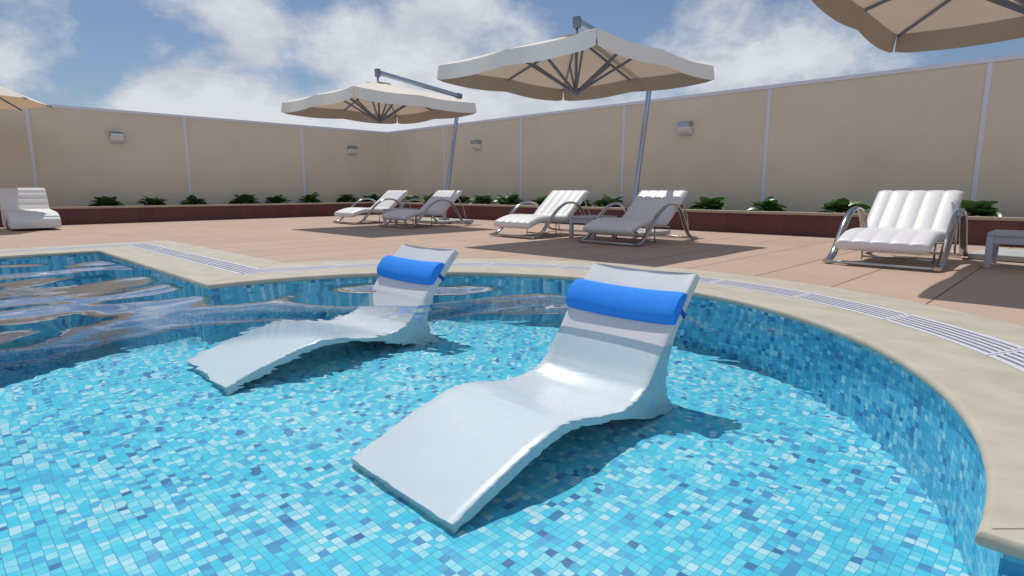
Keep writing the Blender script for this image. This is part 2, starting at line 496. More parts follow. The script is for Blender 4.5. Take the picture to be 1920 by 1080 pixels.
# --------------------------------------------------------------------- water
def water_mat():
    m, nt, bs = new_mat('pool_water'); nt.nodes.remove(bs)
    co = objcoord(nt)
    w1 = noise(nt, vscale(nt, co, (1.0, 1.0, 1.0)), 0.62, 1, 0.35, 0.9)
    w2 = noise(nt, vscale(nt, co, (1.0, 1.35, 1.0)), 3.4, 2, 0.5, 0.5)
    w3 = noise(nt, co, 11.0, 2, 0.5, 0.2)
    h = math_(nt, 'ADD', math_(nt, 'MULTIPLY', w1, 1.0), math_(nt, 'ADD', math_(nt, 'MULTIPLY', w2, 0.012), math_(nt, 'MULTIPLY', w3, 0.002)))
    b = N(nt, 'ShaderNodeBump'); b.inputs['Strength'].default_value = 1.0; b.inputs['Distance'].default_value = WAVE_REFL
    nt.links.new(h, b.inputs['Height'])
    h2 = math_(nt, 'ADD', math_(nt, 'MULTIPLY', w1, 0.5), math_(nt, 'ADD', math_(nt, 'MULTIPLY', w2, 0.62), math_(nt, 'MULTIPLY', w3, 0.012)))
    b2 = N(nt, 'ShaderNodeBump'); b2.inputs['Strength'].default_value = 1.0; b2.inputs['Distance'].default_value = WAVE_REFR
    nt.links.new(h2, b2.inputs['Height'])
    fr = N(nt, 'ShaderNodeFresnel'); fr.inputs['IOR'].default_value = 1.33
    b3 = N(nt, 'ShaderNodeBump'); b3.inputs['Strength'].default_value = 1.0; b3.inputs['Distance'].default_value = WAVE_REFL*0.07
    nt.links.new(h, b3.inputs['Height']); nt.links.new(b3.outputs[0], fr.inputs['Normal'])
    if WATER == 'REFR':
        t = N(nt, 'ShaderNodeBsdfRefraction'); t.inputs['IOR'].default_value = WATER_IOR; t.inputs['Roughness'].default_value = 0
        nt.links.new(b2.outputs[0], t.inputs['Normal'])
    else:
        t = N(nt, 'ShaderNodeBsdfTransparent')
    t.inputs['Color'].default_value = (0.97, 0.99, 1.0, 1)
    g = N(nt, 'ShaderNodeBsdfGlossy'); g.inputs['Roughness'].default_value = 0.0; g.inputs['Color'].default_value = (1, 1, 1, 1)
    nt.links.new(b.outputs[0], g.inputs['Normal'])
    mx = N(nt, 'ShaderNodeMixShader'); mr = N(nt, 'ShaderNodeMapRange'); nt.links.new(fr.outputs[0], mr.inputs['Value'])
    for k_, x_ in (('From Min', 0.25), ('From Max', 0.35), ('To Min', 0.012), ('To Max', 0.85)): mr.inputs[k_].default_value = x_
    nt.links.new(mr.outputs[0], mx.inputs[0])
    nt.links.new(t.outputs[0], mx.inputs[1]); nt.links.new(g.outputs[0], mx.inputs[2])
    nt.links.new(mx.outputs[0], nt.nodes['Material Output'].inputs[0])
    return m
WATER, WATER_IOR, WAVE_REFL, WAVE_REFR = 'REFR', 1.025, 0.62, 0.034
mb = MB(); wp = [P3(x, y, Z_WATER) for x, y in outline(0.03)]
tri = tessellate_polygon([[Vector((p.x, p.y, 0)) for p in wp]])
mb.add(wp, [tuple(t) for t in tri], 0, True)
water = tag(mb.build('pool_water', water_mat()), kind='structure')
if water.data.polygons[0].normal.z < 0: water.data.flip_normals()

# --------------------------------------------------------------------- walls
WT, TR = 3.58, 0.085
CNR = (-22.96, 15.29)
def make_wall(name, right, label, s0, s1):
    def q(s, off, z):     # s along the wall from the corner, off into the yard
        return P3(CNR[0]+s, CNR[1]-off, z) if right else P3(CNR[0]+off, CNR[1]-s, z)
    def bx(mb, sa, sb, o0, o1, z0, z1):
        a, b = q(sa, o0, z0), q(sb, o1, z1)
        mb.box([min(a[i], b[i]) for i in range(3)], [max(a[i], b[i]) for i in range(3)])
    mb = MB(); bx(mb, s0, s1, 0.0, -0.2, -0.1, WT-0.02)
    w = tag(mb.build(name, M['wall']), label, 'wall')
    mb = MB(); bx(mb, s0+0.001, s1, 0.022, -0.225, WT-TR, WT); mb.build('cap_trim', M['trim'], w)
    s = 4.03
    while s < s1:
        mb = MB(); bx(mb, s-TR/2, s+TR/2, 0.018, -0.01, 0.3, WT-TR-0.002); mb.build('panel_strip', M['trim'], w)
        s += 4.285
    return w
make_wall('boundary_wall', True, 'long sand coloured panelled wall behind the chrome loungers and parasols', 0.0, 38.9)
make_wall('boundary_wall', False, 'sand coloured panelled wall running behind the white padded lounger', 0.0, 35.0)

# ------------------------------------------------------------------ planters
PW, PH = 1.50, 0.52
def make_planter(right, label, s0, s1):
    def q(s, off, z):
        return P3(CNR[0]+s, CNR[1]-off, z) if right else P3(CNR[0]+off, CNR[1]-s, z)
    mb = MB()
    V = [q(s0, PW, -0.02), q(s1, PW, -0.02), q(s1, PW, PH-0.06), q(s0, PW, PH-0.06)]
    uv = [(s0*H, 0), (s1*H, 0), (s1*H, 1), (s0*H, 1)]
    mb.add(V, [(0, 1, 2, 3)], 0, False, [uv])
    V2 = [q(s0, PW-0.1, -0.02), q(s1, PW-0.1, -0.02), q(s1, PW-0.1, PH-0.06), q(s0, PW-0.1, PH-0.06)]
    mb.add(V2, [(0, 1, 2, 3)], 0, False, [uv])
    p = tag(mb.build('planter', M['brick']), label, 'planter')
    mb = MB(); a, b = q(s0+(0.0 if right else 0.201), PW+0.035, PH-0.06), q(s1, PW-0.165, PH)
    mb.box([min(a[i], b[i]) for i in range(3)], [max(a[i], b[i]) for i in range(3)], 0, 0.006)
    mb.build('ledge', M['ledge'], p)
    mb = MB(); rows = []
    nn = int((s1-s0)/0.16)
    for i in range(nn+1):
        s = s0 + (s1-s0)*i/nn
        rows.append([q(s, 0.005 + (PW-0.17)*k/6, PH-0.075 + (RND.uniform(-.025, .02) if 0 < k < 6 else 0)) for k in range(7)])
    mb.grid(rows); mb.build('soil', M['soil'], p)
    return p
make_planter(True, 'dark red tiled planter along the wall behind the chrome loungers', PW-0.0, 38.8)
make_planter(False, 'dark red tiled planter along the wall behind the white padded lounger', 0.0, 35.0)

# -------------------------------------------------------------------- plants
def leaf(mb, base, az, el, ln, wd, droop, roll):
    """a broad pointed leaf with a folded midrib on a short stalk"""
    d = Vector((cos(az), sin(az), 0)); sd = Vector((-sin(az), cos(az), 0)); n = 9
    rows = []; p = Vector(base); a = el
    for i in range(n+1):
        t = i/n
        w = 0.004 if t < 0.16 else wd*0.5*(sin(pi*min(1, (t-0.16)/0.84)**0.72))**0.8
        w = max(w, 0.0035)
        up = Vector((0, 0, 1))*cos(a) - d*sin(a)
        s2 = (sd*cos(roll) + up*sin(roll)); nv = (up*cos(roll) - sd*sin(roll))
        fold = 0.22*w
        wav = 0.08*w*sin(9*t+az*3)
        rows.append([p - s2*w + nv*(fold+wav), p - s2*w*0.5 + nv*fold*0.35, p, p + s2*w*0.5 + nv*fold*0.35, p + s2*w + nv*(fold-wav)])
        p = p + (d*cos(a) + Vector((0, 0, 1))*sin(a))*ln/n
        a -= droop/n
    mb.grid(rows)
def make_plant(seed):
    r = random.Random(seed); root = empty('leafy_plant', (0, 0, 0))
    k = r.randint(19, 23); az0 = r.uniform(0, 6)
    for i in range(k):
        ring_ = i/k
        az = az0 + i*2.399 + r.uniform(-.25, .25)
        el = radians(12 + 50*ring_ + r.uniform(-10, 10))
        ln = (0.34 - 0.08*ring_)*r.uniform(.8, 1.12); wd = ln*r.uniform(.56, .72)
        mb = MB(); z = 0.015 + 0.05*ring_
        leaf(mb, (0.02*cos(az), 0.02*sin(az), z), az, el, ln, wd, radians(r.uniform(25, 60)), r.uniform(-.5, .5))
        mb.build('leaf', M['leaf'], root)
    mb = MB(); mb.tube([(0, 0, -0.03), (0.004, 0, 0.05), (0, 0.004, 0.10)], 0.014, 7, scale=[1, .9, .5]); mb.build('stem', M['stem'], root)
    return root
protos = [make_plant(s) for s in (3, 11, 23)]
used = set()
def put_plant(s, right, label, k):
    o = protos[k % 3]
    if k % 3 in used: o = copy_tree(o)
    used.add(k % 3)
    off = 0.78 + RND.uniform(-.05, .05)
    o.location = P3(CNR[0]+s, CNR[1]-off, PH-0.07) if right else P3(CNR[0]+off, CNR[1]-s, PH-0.07)
    o.rotation_euler = (0, 0, RND.uniform(0, 6.28)); g = RND.uniform(1.35, 1.65); o.scale = (g, g, g*RND.uniform(.92, 1.05))
    tag(o, label, 'plant', 'leafy plants in the raised planters')
PR = [2.76, 4.2, 5.62, 7.11, 8.5, 10.05, 11.45, 12.7, 14.5, 15.87, 17.28, 18.95, 21.3, 22.6]
WR = ['in the planter just right of the wall corner', 'behind the shaded second lounger from the corner', 'right of the farthest parasol post, nearest it',
      'under the left wall lamp of the long wall', 'midway between the far and middle pairs of loungers', 'behind the sunlit lounger of the middle pair',
      'between the middle pair of loungers', 'beside the base of the middle parasol post', 'directly right of the shaded lounger under the middle parasol',
      'below and right of the wall lamp behind the middle parasol', 'midway between the wall strip and the single large lounger', 'half hidden behind the left arm of the single large lounger',
      'at the right arm of the single large lounger', 'at the right end of the long planter']
for k, s in enumerate(PR): put_plant(s, True, 'glossy green broad leaved plant ' + WR[k], k)
PL = [0.62, 1.37, 2.55, 4.2, 5.52, 6.72, 8.44, 9.71, 11.02]
WL = ['nearest the wall corner on the shaded side', 'second from the corner along the left wall', 'third from the corner along the left wall',
      'in front of the wall strip nearest the corner', 'fifth from the corner along the left wall', 'right of the middle wall strip', 'left of the middle wall strip',
      'under the left wall lamp', 'nearest the white padded lounger']
for k, s in enumerate(PL): put_plant(s, False, 'dark green broad leaved plant ' + WL[k], k+1)

# ---------------------------------------------------------------- wall lamps
def make_lamp():
    root = empty('wall_lamp', (0, 0, 0)); w, d, h = 0.34*H, 0.24*H, 0.36*H
    mb = MB(); mb.box((-w/2-.004, 0.0, -h*.5), (w/2+.004, 0.02, h*.5), 0, .004); mb.build('back_plate', M['alu'], root)
    mb = MB()
    prof = [(0.021, h*.10), (d*1.04, h*.10), (d*1.04, h*.34), (d*.9, h*.47), (0.021, h*.5)]
    for i, x in enumerate((-w/2-.006, w/2+.006)): mb.add([(x, y, z) for y, z in prof], [tuple(range(5)) if i else tuple(reversed(range(5)))])
    o = 0
    mb.add([(x, y, z) for x in (-w/2-.006, w/2+.006) for y, z in prof], [(i, (i+1) % 5, 5+(i+1) % 5, 5+i) for i in range(5)])
    mb.build('hood', M['chrome'], root, weld=.0005)
    mb = MB(); prof = [(0.021, h*.098)] + [(0.021+(d-0.021)*cos(a), h*.09 - h*.56*sin(a)) for a in [pi/2*i/10 for i in range(11)]]
    k = len(prof)
    for i, x in enumerate((-w/2, w/2)): mb.add([(x, y, z) for y, z in prof], [tuple(range(k)) if i else tuple(reversed(range(k)))])
    mb.add([(x, y, z) for x in (-w/2, w/2) for y, z in prof], [(i, (i+1) % k, k+(i+1) % k, k+i) for i in range(k)], 0, True)
    mb.build('diffuser', M['glass'], root, weld=.0005, auto=40)
    return root
lamp0 = make_lamp()
lamps = [(10.41, False, 'chrome and white wall lamp on the left wall, farther from the corner'), (1.85, False, 'chrome and white wall lamp on the left wall, close to the corner'),
         (6.08, True, 'chrome and white wall lamp on the long wall, just right of the farthest parasol post'), (14.68, True, 'chrome and white wall lamp on the long wall, right of the middle parasol post')]
for k, (s, right, lab) in enumerate(lamps):
    o = lamp0 if k == 0 else copy_tree(lamp0)
    o.location = P3(CNR[0]+s, CNR[1]-0.002, 2.69) if right else P3(CNR[0]+0.002, CNR[1]-s, 2.69)
    o.rotation_euler = (0, 0, pi if right else -pi/2)
    tag(o, lab, 'wall lamp', 'lamps on the boundary walls')

# ------------------------------------------------------- loungers in the pool
def make_chaise():
    root = empty('pool_lounger', (0, 0, 0))
    top = [(0, .06), (.25, .155), (.5, .245), (.72, .312), (.88, .338), (1.05, .318), (1.25, .268), (1.45, .24), (1.62, .25), (1.76, .306), (1.81, .35), (1.86, .41), (1.96, .565), (2.08, .745), (2.25, .945), (2.44, 1.13)]
    bot = [(.015, 0.0), (.29, .085), (.54, .17), (.75, .236), (.9, .262), (1.08, .243), (1.29, .2), (1.5, .15), (1.7, .085), (1.93, .02), (2.2, .004), (2.09, .14), (2.05, .36), (2.14, .66), (2.315, .875), (2.50, 1.085)]
    T, B = spline([(y, z, 0) for y, z in top], 5), spline([(y, z, 0) for y, z in bot], 5)
    W = 0.495; rows = []; nW = 14
    for i, (a, b) in enumerate(zip(T, B)):
        s = i/(len(T)-1); row = []
        sag = 0.004 + 0.034*min(1, max(0, (s-0.02)/0.5))
        dirv = Vector((b.x-a.x, b.y-a.y)); e = min(0.022, dirv.length*.35); dv = dirv.normalized()
        for k in range(nW+1):
            x = -W + 2*W*k/nW; g = 1-(x/W)**2
            row.append((x, a.x + dv.x*sag*g, a.y + dv.y*sag*g))
        ed = [(W, a), ]
        row[0] = (-W+.012, a.x, a.y); row[-1] = (W-.012, a.x, a.y)
        row += [(W-.003, a.x+dv.x*.006, a.y+dv.y*.006), (W, a.x+dv.x*e, a.y+dv.y*e), (W, b.x-dv.x*.01, b.y-dv.y*.01), (W-.012, b.x, b.y)]
        row += [(-W+.012, b.x, b.y), (-W, b.x-dv.x*.01, b.y-dv.y*.01), (-W, a.x+dv.x*e, a.y+dv.y*e), (-W+.003, a.x+dv.x*.006, a.y+dv.y*.006)]
        rows.append([Vector(p)*H for p in row])
    mb = MB(); mb.grid(rows, close_u=True)
    k = len(rows[0])
    for r in (rows[0], rows[-1]):
        c = sum(r, Vector())/k; mb.add([c]+r, [(0, 1+i, 1+(i+1) % k) for i in range(k)])
    mb.build('shell', M['chaise'], root, weld=.0004, auto=50)
    # bolster strapped across the backrest
    A, C = Vector((2.285, .985)), Vector((2.115, .785)); ax = (A-C); ln = ax.length; ax.normalize(); nr = Vector((-ax.y, ax.x))
    rows = []; prof = []
    for i in range(25):
        a = pi*i/24
        prof.append((ln/2*cos(a)*1.06, 0.092*(sin(a)**0.75) if 0 < i < 24 else 0))
    mid_ = (A+C)/2; prof += [(-ln/2, -.006), (ln/2, -.006)]
    xs = [-W-.012, -W-.006, -W+.01] + [-W+.05 + (2*W-.1)*q/12 for q in range(13)] + [W-.01, W+.006, W+.012]
    for x in xs:
        g = 1-(x/W)**2; e = 0.94 if abs(x) > W else (0.985 if abs(x) > W-.02 else 1.0)
        sg = -0.034*max(0, g)
        rows.append([Vector((x, mid_.x + ax.x*p*e + nr.x*(q*e+sg) , mid_.y + ax.y*p*e + nr.y*(q*e+sg)))*H for p, q in prof])
    mb = MB(); mb.grid(rows, close_u=True); kk = len(prof)
    for r in (rows[0], rows[-1]):
        c = sum(r, Vector())/kk; mb.add([c]+r, [(0, 1+i, 1+(i+1) % kk) for i in range(kk)])
    pl = mb.build('pillow', M['pillow'], root, weld=.0003, auto=60)
    mb = MB()
    for sx in (-1, 1):
        x = sx*(W+.004)
        pts = [Vector((x, mid_.x + nr.x*q, mid_.y + nr.y*q))*H for q in (.03, -.03, -.10)]
        pts += [Vector((sx*(W-.1), mid_.x - nr.x*.115, mid_.y - nr.y*.115))*H]
        mb.sweep(pts, [(-.018*H, -.003), (.018*H, -.003), (.018*H, .003), (-.018*H, .003)], side=(0, ax.x, ax.y), smooth=False)
    mb.build('strap', M['strap'], pl)
    return root
ch0 = make_chaise()
near = tag(ch0, 'white moulded lounger with blue pillow standing in the shallow water, nearest', 'pool lounger', 'white loungers standing in the pool')
ch0.location = P3(-2.60, 1.71, Z_SHELF)
ch1 = copy_tree(ch0)
tag(ch1, 'white moulded lounger with blue pillow in the pool, farther one beside the jutting corner', 'pool lounger')
ch1.location = P3(-5.34, 1.60, Z_SHELF)

# ------------------------------------------------------------- deck loungers
def make_lounger():
    root = empty('sun_lounger', (0, 0, 0)); FW = 0.635
    path = spline([(0.0, .035), (.14, .05), (.32, .14), (.52, .335), (.74, .55), (.98, .69), (1.22, .735), (1.46, .69), (1.64, .54), (1.78, .33), (1.92, .14), (2.08, .06), (2.26, .04)] and
                  [(0.0, .035, 0), (.14, .05, 0), (.32, .14, 0), (.52, .335, 0), (.74, .55, 0), (.98, .69, 0), (1.22, .735, 0), (1.46, .69, 0), (1.64, .54, 0), (1.78, .33, 0), (1.92, .14, 0), (2.08, .06, 0), (2.26, .04, 0)], 5)
    for s in (-1, 1):
        mb = MB(); pr = []
        for q in range(14):
            a = 2*pi*q/14; pr.append((0.050*H*cos(a), 0.026*H*sin(a)))
        mb.sweep([Vector((s*FW, p.x, p.y))*H for p in path], pr, side=(1, 0, 0)); mb.build('side_frame', M['chrome'], root, auto=60)
    for y in (.02, 2.24):
        mb = MB(); mb.box((-(FW-.05)*H, (y-.03)*H, .012*H), ((FW-.05)*H, (y+.03)*H, .055*H), 0, .008); mb.build('floor_bar', M['chrome'], root)
    mb = MB()
    for s in (-1, 1):
        mb.tube([Vector((s*.44, 0.45, .33))*H, Vector((s*.44, 1.28, .30))*H, Vector((s*.44, 1.86, .80))*H], .014, 8)
    for y, z in ((.5, .327), (1.25, .30)): mb.tube([Vector((-.61, y, z))*H, Vector((.61, y, z))*H], .014, 8)
    mb.build('seat_frame', M['chrome'], root)
    for s in (-1, 1):
        mb = MB(); mb.tube([Vector((s*.5, 1.86, .83))*H, Vector((s*.5, 2.1, .5))*H, Vector((s*.5, 2.22, .05))*H], .013, 8); mb.build('back_support', M['chrome'], root)
        mb = MB(); mb.tube([Vector((s*.44, .98, .30))*H, Vector((s*.44, .98, .0))*H], .012, 8); mb.build('leg', M['chrome'], root)
    mb = MB(); mb.tube([Vector((-.44, .98, .04))*H, Vector((.44, .98, .04))*H], .012, 8); mb.build('stretcher', M['chrome'], root)
    # ribbed cushion
    C = spline([(-.01, .255, 0), (.13, .315, 0), (.42, .385, 0), (.75, .39, 0), (1.08, .372, 0), (1.27, .385, 0), (1.40, .475, 0), (1.72, .735, 0), (2.03, .975, 0)], 6)
    n = len(C); rows = []; NR, per = 5, 8; CW = 0.545
    for i, p in enumerate(C):
        t = (C[min(i+1, n-1)] - C[max(i-1, 0)]).normalized(); nv = Vector((-t.y, t.x, 0))
        e = min(1, min(i, n-1-i)/2.2); rnd = sqrt(max(0, 1-(1-e)**2)); hT = 0.078*(0.12+0.88*rnd); hB = 0.078*(0.12+0.88*rnd)
        row = []
        m_ = NR*per
        for k in range(m_+1):
            u = k/m_; x = -CW + 2*CW*u
            edge = min(u, 1-u)*NR; er = sqrt(max(0, 1-(1-min(1, edge/0.45))**2)) if edge < .45 else 1
            rib = abs(sin(pi*u*NR))**0.35
            h = hT*(0.25+0.75*er)*(0.80+0.20*rib*(0.35+0.65*rnd))
            q = p + nv*h; row.append(Vector((x, q.x, q.y))*H)
        for k in range(m_, -1, -1):
            u = k/m_; x = -CW + 2*CW*u
            edge = min(u, 1-u)*NR; er = sqrt(max(0, 1-(1-min(1, edge/0.45))**2)) if edge < .45 else 1
            q = p - nv*hB*(0.25+0.75*er); row.append(Vector((x*.995, q.x, q.y))*H)
        rows.append(row)
    mb = MB(); mb.grid(rows, close_u=True); kk = len(rows[0])
    for r in (rows[0], rows[-1]):
        c = sum(r, Vector())/kk; mb.add([c]+r, [(0, 1+i, 1+(i+1) % kk) for i in range(kk)])
    mb.build('cushion', M['cushion'], root, weld=.0003, auto=75)
    return root
l0 = make_lounger()
LP = [(-16.15, 9.1, 'chrome framed lounger with white ribbed cushion in full sun, farthest in the far pair'),
      (-13.50, 9.08, 'chrome framed lounger with white ribbed cushion under the farthest parasol, right one of its pair'),
      (-8.87, 8.95, 'chrome framed lounger with sunlit white ribbed cushion, left one of the middle pair'),
      (-6.42, 9.0, 'chrome framed lounger with white cushion mostly in parasol shade, right one of the middle pair'),
      (-1.93, 8.80, 'chrome framed lounger with white ribbed cushion standing alone, largest and nearest on the deck')]
for k, (u, v, lab) in enumerate(LP):
    o = l0 if k == 0 else copy_tree(l0)
    o.location = P3(u, v, 0.0); tag(o, lab, 'sun lounger', 'chrome loungers in a row on the deck')

# ---------------------------------------------------------------- side tables
def make_table():
    root = empty('side_table', (0, 0, 0)); w, d, z = .33, .40, .46
    mb = MB(); mb.box((-w*H, -d*H, (z-.045)*H), (w*H, d*H, z*H), 0, .006); mb.build('table_top', M['table'], root)
    for sx in (-1, 1):
        for sy in (-1, 1):
            x, y = sx*(w-.035), sy*(d-.035)
            mb = MB(); mb.box(((x-.035)*H, (y-.035)*H, 0), ((x+.035)*H, (y+.035)*H, (z-.046)*H), 0, .004); mb.build('leg', M['table'], root)
    mb = MB()
    for s in (-1, 1):
        mb.box((s*(w-.035)*H-.012, -(d-.072)*H, (z-.14)*H), (s*(w-.035)*H+.012, (d-.072)*H, (z-.0465)*H))
        mb.box((-(w-.072)*H, s*(d-.035)*H-.012, (z-.14)*H), ((w-.072)*H, s*(d-.035)*H+.012, (z-.0465)*H))
    mb.build('apron', M['table'], root)
    return root
t0 = make_table()
for k, (u, v, lab) in enumerate([(-.62, 10.14, 'grey metal side table right of the single large lounger'), (-7.62, 10.2, 'grey metal side table between the middle pair of loungers'),
                                 (-14.83, 10.25, 'grey metal side table between the far pair of loungers')]):
    o = t0 if k == 0 else copy_tree(t0)
    o.location = P3(u, v, 0); tag(o, lab, 'side table', 'side tables between the loungers')

# ------------------------------------------------------------------- parasols
def make_parasol():
    root = empty('cantilever_parasol', (0, 0, 0))
    S, ZE, ZA, VH = 1.875, 3.37, 3.93, 0.27
    def edge_pt(a):            # a in [0, 8): corner, middle, corner ...
        cs = [(-1, -1), (0, -1), (1, -1), (1, 0), (1, 1), (0, 1), (-1, 1), (-1, 0)]
        i = int(a) % 8; t = a-int(a); A, B = Vector(cs[i]), Vector(cs[(i+1) % 8])
        q = A.lerp(B, t)*S; bow = sin(pi*t)
        return q, bow
    K = 10; rows = []; R_ = 12
    for j in range(R_+1):
        g = j/R_; row = []
        for k in range(8*K):
            q, bow = edge_pt(k/K)
            z = ZA + (ZE-ZA)*g**1.05 - 0.04*bow*sin(pi*min(1, g*1.15)*.86) - 0.022*bow*g**3
            mul = 1 - 0.012*bow*g
            row.append(P3(q.x*g*mul, q.y*g*mul, z) if j else P3(q.x*.02, q.y*.02, ZA))
        rows.append(row)
    mb = MB(); mb.grid(rows, close_u=True)
    canopy = mb.build('canopy', M['canopy'], root, keep=True)
    # valance: one cloth strip per side, open at the corners
    for sd in range(4):
        mb = MB(); rows = []
        ks = [sd*2*K + i for i in range(2*K+1)]
        for j in range(6):
            g = j/5; row = []
            for i, k in enumerate(ks):
                q, bow = edge_pt((k/K) % 8); fl = 1 + 0.02*g + 0.02*g*bow
                z = ZE - 0.0335*bow - g*VH*(1 + 0.05*bow)
                f = i/(2*K); cut = 0.0
                along = (edge_pt(((sd*2+2) % 8))[0] - edge_pt(sd*2)[0])
                ins = along*(0.006*g*(1 if i == 0 else (-1 if i == 2*K else 0)))
                if i in (0, 2*K) and j == 5: z += 0.02
                row.append(P3((q.x+ins.x)*(1-.012*bow)*fl, (q.y+ins.y)*(1-.012*bow)*fl, z))
            rows.append(row)
        mb.grid(rows); mb.build('valance', M['valance'], canopy, keep=True)
    mb = MB(); prof = [(.0, ZA+.05), (.16, ZA+.035), (.34, ZA-.02)]
    mb.grid([[P3(r*cos(2*pi*k/24), r*sin(2*pi*k/24), z + .004*cos(8*pi*k/24)*r) for k in range(24)] for r, z in [(.02, ZA+.015), (.16, ZA-.022), (.36, ZA-.072)]], close_u=True)
    mb.build('vent_cap', M['canopy'], canopy, keep=True)
    hubz = 2.87
    mb = MB(); mb.tube([P3(0, 0, hubz-.05), P3(0, 0, hubz-.03), P3(0, 0, hubz+.06), P3(0, 0, hubz+.08)], .075*H, 16, scale=[.6, 1, 1, .6]); mb.build('hub', M['dark_metal'], root, auto=40)
    mb = MB(); mb.tube([P3(0, 0, hubz+.05), P3(0, 0, ZA+.2)], .028*H, 10); mb.build('centre_rod', M['dark_metal'], root)
    for k in range(8):
        q, _ = edge_pt(float(k)); q = q*0.985
        A, B = P3(q.x*.03, q.y*.03, ZA-.06), P3(q.x, q.y, ZE-.035)
        mb = MB(); mb.sweep([A, A.lerp(B, .5), B], [(-.02*H, -.014*H), (.02*H, -.014*H), (.02*H, .014*H), (-.02*H, .014*H)], smooth=False)
        rb = mb.build('rib', M['dark_metal'], root)
        f = .46 if k % 2 == 0 else .58
        e = A.lerp(B, f) - Vector((0, 0, .02*H)); d = Vector((q.x, q.y)).normalized()
        s = P3(d.x*.055, d.y*.055, hubz+.02)
        mb = MB(); mb.sweep([s, e], [(-.024*H, -.017*H), (.024*H, -.017*H), (.024*H, .017*H), (-.024*H, .017*H)], smooth=False)
        mb.build('strut', M['dark_metal'], root)
    # leaning post, arm and base (towards the wall)
    px, py0, py1, zt = -.22, 2.36, 3.08, 3.86
    mb = MB(); r = .05*H
    mb.sweep([P3(px+.03, py0, .12), P3(px, py1, zt)], [(-r*.7, -r), (r*.7, -r), (r, -r*.7), (r, r*.7), (r*.7, r), (-r*.7, r), (-r, r*.7), (-r, -r*.7)], side=(1, 0, 0), smooth=False)
    mb.build('post', M['alu'], root)
    A, B = P3(0, 0, ZA+.24), P3(px, py1, zt+.05)
    dv = (B-A).normalized()
    mb = MB(); r = .06*H
    mb.sweep([A+dv*.06, B], [(-r*.75, -r), (r*.75, -r), (r, -r*.6), (r, r*.6), (r*.75, r), (-r*.75, r), (-r, r*.6), (-r, -r*.6)], smooth=False); arm = mb.build('arm', M['alu'], root)
    mb = MB(); mb.sweep([B-dv*.11, B+dv*.07], [(-r*1.12, -r*1.12), (r*1.12, -r*1.12), (r*1.12, r*1.12), (-r*1.12, r*1.12)], smooth=False); mb.build('end_cap', M['dark_metal'], arm)
    mb = MB(); mb.box((-.06*H, -.06*H, (ZA+.12)*H), (.06*H, .06*H, (ZA+.33)*H), 0, .008); mb.build('arm_head', M['dark_metal'], root)
    mb = MB()
    for sx in (-1, 1):
        for sy in (-1, 1):
            cx, cy = px+.03+sx*.34, py0+sy*.34
            mb.box(((cx-.32)*H, (cy-.32)*H, .006), ((cx+.32)*H, (cy+.32)*H, .085*H), 0, .006)
    mb.build('base_slabs', M['concrete'], root)
    mb = MB(); mb.box(((px-.09)*H, (py0-.12)*H, .086*H), ((px+.15)*H, (py0+.12)*H, .13*H), 0, .004); mb.build('post_foot', M['dark_metal'], root)
    return root
u0 = make_parasol()
for k, (u, v, lab) in enumerate([(-14.32, 9.30, 'cream square cantilever parasol over the far pair of loungers'), (-7.42, 9.28, 'cream square cantilever parasol over the middle pair of loungers, in the centre'),
                                 (-.60, 9.08, 'cream square cantilever parasol cut off by the top right of the picture')]):
    o = u0 if k == 0 else copy_tree(u0)
    if k == 2:      # this one is swung a little round its canopy
        for c in o.children:
            if c.name.split('.')[0] in ('post', 'arm', 'base_slabs', 'post_foot'): c.rotation_euler = (0, 0, radians(-6.5))
    o.location = P3(u, v, 0); tag(o, lab, 'parasol', 'cream square cantilever parasols')

# octagonal parasol at the left edge
def make_market():
    root = empty('octagonal_parasol', P3(-20.55, .95, 0)); tag(root, 'cream parasol without a valance over the white padded lounger at the left edge', 'parasol')
    Rr, ZE, ZA = 1.98, 3.25, 4.05; rows = []; K = 6; ph = radians(86)
    for j in range(9):
        g = j/8; row = []
        for k in range(8*K):
            i = k//K; t = (k % K)/K
            a, b = ph+2*pi*i/8, ph+2*pi*(i+1)/8
            x = (cos(a)*(1-t)+cos(b)*t)*Rr; y = (sin(a)*(1-t)+sin(b)*t)*Rr
            row.append(P3(x*g*(1-.02*sin(pi*t)*g), y*g*(1-.02*sin(pi*t)*g), ZA+(ZE-ZA)*g - .03*sin(pi*t)*sin(pi*g*.9)))
        rows.append(row)
    mb = MB(); mb.grid(rows, close_u=True); mb.build('canopy', M['canopy_under'], root, keep=True)
    for i in range(8):
        a = ph+2*pi*i/8; A, B = P3(0, 0, ZA-.06), P3(cos(a)*Rr*1.01, sin(a)*Rr*1.01, ZE-.025)
        mb = MB(); mb.sweep([A, B], [(-.02*H, -.014*H), (.02*H, -.014*H), (.02*H, .014*H), (-.02*H, .014*H)], smooth=False); mb.build('rib', M['dark_metal'], root)
    mb = MB(); mb.tube([P3(0, 0, .0), P3(0, 0, ZA+.12)], .03*H, 12); mb.build('post', M['alu'], root)
    mb = MB(); mb.tube([P3(0, 0, 0.006), P3(0, 0, .07), P3(0, 0, .09)], .42*H, 24, scale=[1, 1, .9]); mb.build('base', M['concrete'], root, auto=40)
make_market()

